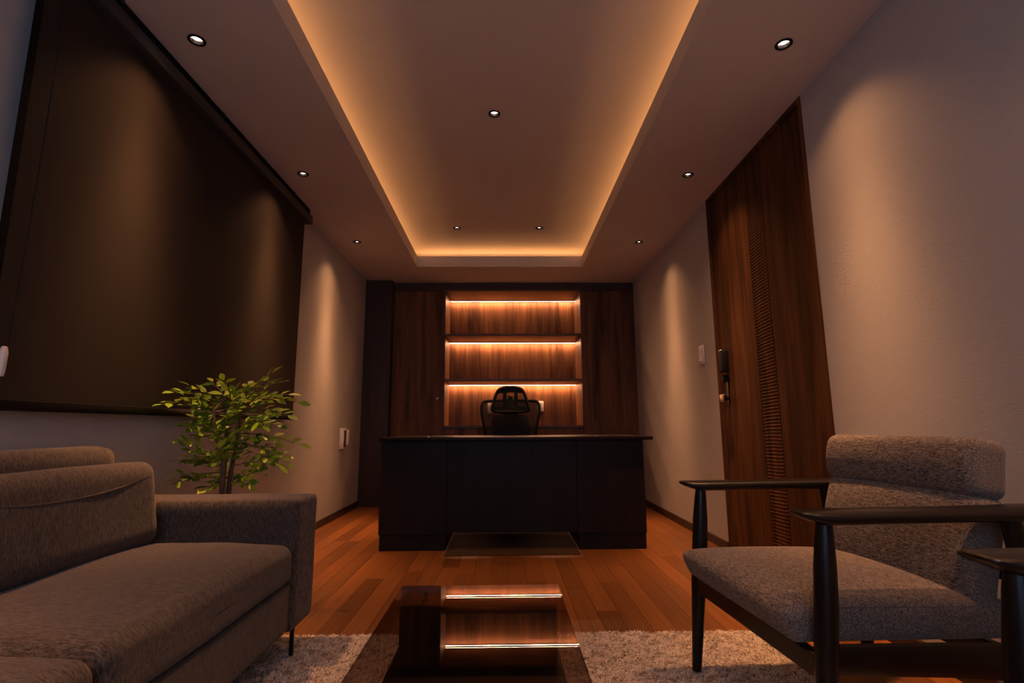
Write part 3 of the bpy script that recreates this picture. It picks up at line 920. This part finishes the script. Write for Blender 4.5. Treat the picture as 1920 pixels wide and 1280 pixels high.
# ================================================================== ARMCHAIRS
def sect(x, hw, z0, z1, yo=0.0, n=12, pw=2.6):
    out = []
    for k in range(n):
        a = 2 * PI * (k + 0.5) / n
        c, s = math.cos(a), math.sin(a)
        yy = math.copysign(abs(c) ** (2 / pw), c) * hw
        zz = math.copysign(abs(s) ** (2 / pw), s) * (z1 - z0) / 2
        out.append(Vector((x, yo + yy, (z0 + z1) / 2 + zz)))
    return out
def legrings(prof, n=12):
    # (x, y, z, rx, ry)
    return [[Vector((x + rx * math.cos(2 * PI * k / n), y + ry * math.sin(2 * PI * k / n), z)) for k in range(n)] for x, y, z, rx, ry in prof]
def lobj(nm, rings, mat, par):
    bm = bmesh.new(); loft(bm, rings)
    return bmobj(nm, bm, mat, par, True, 60)
def make_armchair(name, label, loc, rz):
    t = empty(name, loc, rz)
    z_rug = 0.0
    for s in (1, -1):
        y = 0.318 * s
        f = lobj('front_leg', legrings([(-0.048, y * 0.97, 0.012, 0.0145, 0.0145), (-0.036, y * 0.98, 0.12, 0.0185, 0.0185), (-0.020, y, 0.28, 0.0235, 0.0235),
                                        (-0.008, y, 0.40, 0.0248, 0.0248), (-0.002, y, 0.48, 0.0235, 0.0235), (0.003, y, 0.545, 0.0195, 0.0195), (0.006, y, 0.578, 0.0165, 0.0165)]), M['black'], t)
        lobj('rear_leg', legrings([(0.552, y * 0.95, 0.012 if loc[1] < 1 else -0.0085, 0.0165, 0.0145), (0.538, y * 0.96, 0.10, 0.023, 0.017), (0.520, y * 0.98, 0.24, 0.032, 0.020),
                                   (0.500, y, 0.34, 0.036, 0.021), (0.478, y, 0.46, 0.032, 0.020), (0.458, y, 0.578, 0.022, 0.018)]), M['black'], t)
        ar = [sect(-0.063, 0.014, 0.5985, 0.603, y), sect(-0.059, 0.027, 0.594, 0.6045, y), sect(-0.047, 0.037, 0.588, 0.6055, y), sect(-0.024, 0.042, 0.579, 0.606, y),
              sect(0.0, 0.044, 0.573, 0.606, y), sect(0.12, 0.043, 0.573, 0.606, y), sect(0.30, 0.041, 0.573, 0.606, y), sect(0.44, 0.044, 0.572, 0.607, y - 0.002 * s),
              sect(0.52, 0.046, 0.574, 0.608, y - 0.004 * s), sect(0.565, 0.040, 0.578, 0.608, y - 0.006 * s), sect(0.580, 0.026, 0.584, 0.606, y - 0.006 * s)]
        lobj('armrest', ar, M['black'], t)
        lobj('side_rail', [sect(-0.022, 0.013, 0.264, 0.322, y * 0.985, 8, 5), sect(0.25, 0.013, 0.250, 0.316, y * 0.985, 8, 5), sect(0.525, 0.013, 0.226, 0.306, y * 0.985, 8, 5)], M['black'], t)
    box('front_rail', (-0.034, -0.30, 0.248), (-0.008, 0.30, 0.300), M['black'], t, 0.004)
    box('rear_rail', (0.49, -0.30, 0.215), (0.515, 0.30, 0.265), M['black'], t, 0.004)
    box('back_rail', (0.50, -0.302, 0.42), (0.525, 0.302, 0.47), M['black'], t, 0.004)
    def seat_shape(p):
        # the front face is undercut and the cushion slopes slightly to the back
        f = max(0.0, -p.x - 0.18) / 0.1125
        return p + Vector((0.032 * f * max(0.0, 0.03 - p.z) / 0.07, 0, -0.004 * f * f - 0.02 * (p.x + 0.1)))
    bm = cushion_bm(0.585, 0.570, 0.080, 0.028, 0.030, 24, 0.0012, 5, shape=seat_shape)
    sc = bmobj('seat_cushion', bm, M['chairfab'], t, True); sc.location = (0.195, 0, 0.348)
    # piping round the top edge of the seat
    pp = []
    for i in range(40):
        a = 2 * PI * i / 40
        cx, cy_ = math.cos(a), math.sin(a)
        px = math.copysign(abs(cx) ** 0.22, cx) * 0.283; py = math.copysign(abs(cy_) ** 0.22, cy_) * 0.2765
        f = max(0.0, -px - 0.18) / 0.1125
        pp.append((px, py, 0.0345 - 0.004 * f * f - 0.02 * (px + 0.1)))
    tube('piping', pp, 0.0028, M['piping'], sc, 5, True)
    lean = math.radians(16)
    def pad_shape(p):
        # fuller towards the top, where it bulges forward under the headrest
        if p.x < 0:
            p = p + Vector((-0.024 * max(0.0, math.cos((p.z - 0.055) * PI / 0.34)) * (1 - 0.3 * (p.y / 0.27) ** 2), 0, 0))
        return p
    bm = cushion_bm(0.085, 0.540, 0.290, 0.036, 0.0, 20, 0.0015, 5, 2.0, shape=pad_shape)
    b = bmobj('backrest', bm, M['chairfab'], t, True); b.location = (0.450, 0, 0.480); b.rotation_euler = (0, lean, 0)
    def roll_shape(p):
        if p.x < 0:
            p = p + Vector((-0.014 * max(0.0, math.cos((p.z - 0.012) * PI / 0.16)), 0, 0))
        return p
    bm = cushion_bm(0.095, 0.545, 0.150, 0.030, 0.0, 20, 0.0015, 5, 6.0, shape=roll_shape)
    h = bmobj('headrest', bm, M['chairfab'], t, True); h.location = (0.489, 0.004, 0.682); h.rotation_euler = (0, lean * 0.65, 0)
    tag(t, label, 'armchair', 'armchairs facing the sofa')
    return t
make_armchair('armchair', 'black wood armchair with grey tweed cushions, fully in view before the walnut door', (0.690, 1.522, RZ - 0.012), math.radians(3.6))
make_armchair('armchair', 'second black wood armchair, only its arm and leg showing at the right edge', (0.768, 0.488, RZ - 0.012), math.radians(2.5))

# ================================================================== POTTED PLANT behind the sofa arm
STEMS={
'A' : [(-1.248, 2.4, 0.52), (-1.244, 2.388, 0.605), (-1.244, 2.376, 0.686), (-1.275, 2.364, 0.761), (-1.282, 2.352, 0.823), (-1.284, 2.34, 0.899)] ,
'B' : [(-1.274, 2.45, 0.61), (-1.28, 2.46, 0.706), (-1.285, 2.47, 0.779), (-1.283, 2.48, 0.854), (-1.299, 2.49, 0.925)] ,
'C' : [(-1.254, 2.47, 0.512), (-1.256, 2.48, 0.607), (-1.252, 2.49, 0.68), (-1.248, 2.5, 0.754), (-1.246, 2.51, 0.834), (-1.253, 2.52, 0.916)] ,
}
FRONDS=[
((-1.32, 2.419, 0.902),(-1.381, 2.133, 0.898)),
((-1.327, 2.43, 0.922),(-1.381, 2.201, 0.952)),
((-1.319, 2.45, 0.928),(-1.38, 2.3, 0.989)),
((-1.269, 2.401, 0.935),(-1.376, 2.476, 1.019)),
((-1.256, 2.421, 0.951),(-1.241, 2.326, 1.013)),
((-1.275, 2.48, 0.94),(-1.167, 2.451, 0.92)),
((-1.204, 2.467, 0.954),(-1.079, 2.44, 1.058)),
((-1.172, 2.451, 0.963),(-0.99, 2.333, 1.003)),
((-1.145, 2.451, 0.937),(-0.986, 2.534, 0.92)),
((-1.175, 2.442, 0.927),(-1.017, 2.489, 0.957)),
((-1.193, 2.454, 0.888),(-0.938, 2.312, 0.854)),
((-1.307, 2.461, 0.844),(-1.38, 2.315, 0.837)),
((-1.296, 2.424, 0.819),(-1.177, 2.273, 0.854)),
((-1.24, 2.469, 0.824),(-1.038, 2.442, 0.813)),
((-1.223, 2.458, 0.804),(-1.123, 2.544, 0.818)),
((-1.231, 2.457, 0.779),(-0.972, 2.555, 0.723)),
((-1.201, 2.432, 0.745),(-1.093, 2.496, 0.758)),
((-1.2, 2.436, 0.716),(-1.051, 2.538, 0.706)),
((-1.214, 2.47, 0.734),(-0.945, 2.338, 0.649)),
((-1.173, 2.411, 0.707),(-0.961, 2.312, 0.633)),
((-1.225, 2.477, 0.636),(-1.07, 2.439, 0.648)),
((-1.221, 2.45, 0.576),(-1.071, 2.374, 0.601)),
((-1.235, 2.441, 0.567),(-1.126, 2.389, 0.549)),
((-1.313, 2.428, 0.765),(-1.381, 2.296, 0.752)),
((-1.288, 2.447, 0.639),(-1.38, 2.296, 0.668)),
((-1.289, 2.455, 0.605),(-1.381, 2.229, 0.572)),
((-1.294, 2.469, 0.579),(-1.38, 2.312, 0.577)),
((-1.282, 2.454, 0.557),(-1.287, 2.339, 0.541)),
((-1.299, 2.469, 0.632),(-1.381, 2.392, 0.671)),
((-1.277, 2.472, 0.824),(-1.366, 2.472, 0.819)),
((-1.29, 2.457, 0.893),(-1.378, 2.356, 0.967)),
((-1.343, 2.467, 0.874),(-1.381, 2.308, 0.898)),
((-1.201, 2.423, 0.867),(-1.029, 2.281, 0.808)),
((-1.253, 2.468, 0.919),(-1.256, 2.585, 1.014)),
((-1.249, 2.407, 0.891),(-1.255, 2.471, 0.99)),
((-1.209, 2.433, 0.902),(-1.03, 2.315, 0.93)),
]

pp_ = empty('potted_plant', (-1.25, 2.43, 0.001)); pl = pp_.location
bm = bmesh.new()
add_lathe(bm, [(0.0, 0.0), (0.095, 0.0), (0.105, 0.02), (0.125, 0.22), (0.130, 0.235), (0.122, 0.235), (0.115, 0.21), (0.0, 0.21)], n=28)
bmobj('pot', bm, M['pot'], pp_, True, 40)
bm = bmesh.new()
add_lathe(bm, [(0.114, 0.205), (0.08, 0.214), (0.0, 0.216)], n=24)
bmobj('soil', bm, M['soil'], pp_, True)
root = {'A': (-1.24, 2.41, 0.20), 'B': (-1.262, 2.44, 0.20), 'C': (-1.245, 2.455, 0.20)}
stem_pts = []
for k, v in STEMS.items():
    P = [root[k]] + [tuple(p) for p in v]
    n_ = len(P)
    tube('stem', [tuple(p[i] - pl[i] for i in range(3)) for p in P], [0.0135 - 0.009 * i / (n_ - 1) for i in range(n_)], M['bark'], pp_, 8)
    for a, b in zip(P[:-1], P[1:]):
        for i in range(6):
            t = i / 6
            stem_pts.append(Vector([a[j] * (1 - t) + b[j] * t for j in range(3)]))
def leaf_mesh(seed):
    r_ = random.Random(seed)
    bm = bmesh.new()
    prof = [(0.0, 0.0006), (0.12, 0.18), (0.32, 0.43), (0.52, 0.50), (0.72, 0.38), (0.88, 0.17), (1.0, 0.0)]
    rows = []
    for u, w in prof:
        zc_ = -0.10 * u * u
        w *= 0.47
        rows.append([bm.verts.new((u, s * w, zc_ + abs(s) * 0.10 * w * 2)) for s in (-1, 0, 1)])
    for a, b in zip(rows[:-1], rows[1:]):
        bm.faces.new((a[0], a[1], b[1], b[0])); bm.faces.new((a[1], a[2], b[2], b[1]))
    bmesh.ops.remove_doubles(bm, verts=bm.verts, dist=0.0004)
    me = bpy.data.meshes.new('leaf'); bm.to_mesh(me); bm.free()
    me.polygons.foreach_set('use_smooth', [True] * len(me.polygons))
    me.materials.append(M['leaf'])
    return me
LM = leaf_mesh(1)
rl = random.Random(8)
nleaf = 0
for a, b in FRONDS:
    a, b = Vector(a), Vector(b)
    st = min(stem_pts, key=lambda p: (p - a).length + 0.5 * max(0, p.z - a.z))
    ln = (b - a).length
    sag_ = Vector((0, 0, 0.10 * ln))
    c1 = a.lerp(b, 0.5) + sag_
    path = [st.lerp(a, t) for t in (0.0, 0.5)] + [a * (1 - t) ** 2 + c1 * 2 * t * (1 - t) + b * t * t for t in (0, 0.2, 0.4, 0.6, 0.8, 0.97)]
    tot = [0.0]
    for p, q_ in zip(path[:-1], path[1:]): tot.append(tot[-1] + (q_ - p).length)
    fr = tube('frond', [p - pl for p in path], [0.0032 - 0.0022 * i / (len(path) - 1) for i in range(len(path))], M['bark'], pp_, 5)
    def at(s):
        for i in range(len(tot) - 1):
            if s <= tot[i + 1] or i == len(tot) - 2:
                t = (s - tot[i]) / max(1e-6, tot[i + 1] - tot[i])
                return path[i].lerp(path[i + 1], t), (path[i + 1] - path[i]).normalized()
    L = tot[-1]
    n_ = 8
    s0 = max(0.25 * L, L - 0.17)
    for k in range(n_):
        s_ = s0 + (L - s0) * (k + 0.3) / (n_ - 0.4) if k < n_ - 1 else L
        p, d = at(min(s_, L))
        side = 1 if k % 2 else -1
        upr = Vector((rl.uniform(-0.5, 0.5), rl.uniform(-1.1, 0.1), 1)).normalized()
        lat = d.cross(upr)
        if lat.length < 0.2: lat = Vector((1, 0, 0))
        lat.normalize()
        nrm = lat.cross(d).normalized()
        ang = 0.0 if k == n_ - 1 else math.radians(rl.uniform(38, 62)) * side
        dirv = (d * math.cos(ang) + lat * math.sin(ang) + nrm * rl.uniform(-0.05, 0.22)).normalized()
        yv = nrm.cross(dirv).normalized()
        tw = rl.uniform(-0.45, 0.45)
        zv = dirv.cross(yv)
        yv = (yv * math.cos(tw) + zv * math.sin(tw)).normalized(); zv = dirv.cross(yv)
        sc_ = rl.uniform(0.050, 0.066) * (0.85 if k < 2 else 1.0)
        o = link('leaf', LM, None, fr)
        o.matrix_local = Matrix(((dirv.x, yv.x, zv.x, p.x - pl.x), (dirv.y, yv.y, zv.y, p.y - pl.y), (dirv.z, yv.z, zv.z, p.z - pl.z), (0, 0, 0, 1))) @ Matrix.Scale(sc_, 4)
        nleaf += 1
# the rest of the crown: smaller inner twigs, one joined part
lv = [v.co.copy() for v in LM.vertices]; lf = [tuple(p.vertices) for p in LM.polygons]
V_, F_ = [], []
for q_ in range(46):
    st = rl.choice([p for p in stem_pts if p.z > 0.53 and p.z < 0.95])
    az = rl.uniform(0, 2 * PI); ln = rl.uniform(0.08, 0.20)
    tip = st + Vector((math.cos(az) * ln, math.sin(az) * ln * 0.8, rl.uniform(0.0, 0.10)))
    if tip.x < -1.385: tip.x = -1.385 + rl.uniform(0, 0.02)
    d = (tip - st).normalized()
    for k in range(7):
        p = st.lerp(tip, (k + 2) / 8)
        upr = Vector((rl.uniform(-0.5, 0.5), rl.uniform(-1.1, 0.1), 1)).normalized()
        lat = d.cross(upr).normalized(); nrm = lat.cross(d).normalized()
        ang = math.radians(rl.uniform(35, 65)) * (1 if k % 2 else -1) if k < 6 else 0.0
        dv = (d * math.cos(ang) + lat * math.sin(ang) + nrm * rl.uniform(-0.1, 0.2)).normalized()
        yv = nrm.cross(dv).normalized(); zv = dv.cross(yv)
        sc_ = rl.uniform(0.040, 0.056)
        n0 = len(V_)
        V_ += [p - pl + (dv * v.x + yv * v.y + zv * v.z) * sc_ for v in lv]
        F_ += [tuple(n0 + a_ for a_ in f_) for f_ in lf]
me = bpy.data.meshes.new('inner_foliage'); me.from_pydata(V_, [], F_); me.update()
me.polygons.foreach_set('use_smooth', [True] * len(me.polygons))
tag(link('inner_foliage', me, M['leaf'], pp_), kind='stuff')
print('leaves', nleaf)
tag(pp_, 'leafy green potted tree standing behind the sofa arm by the blind', 'potted plant')
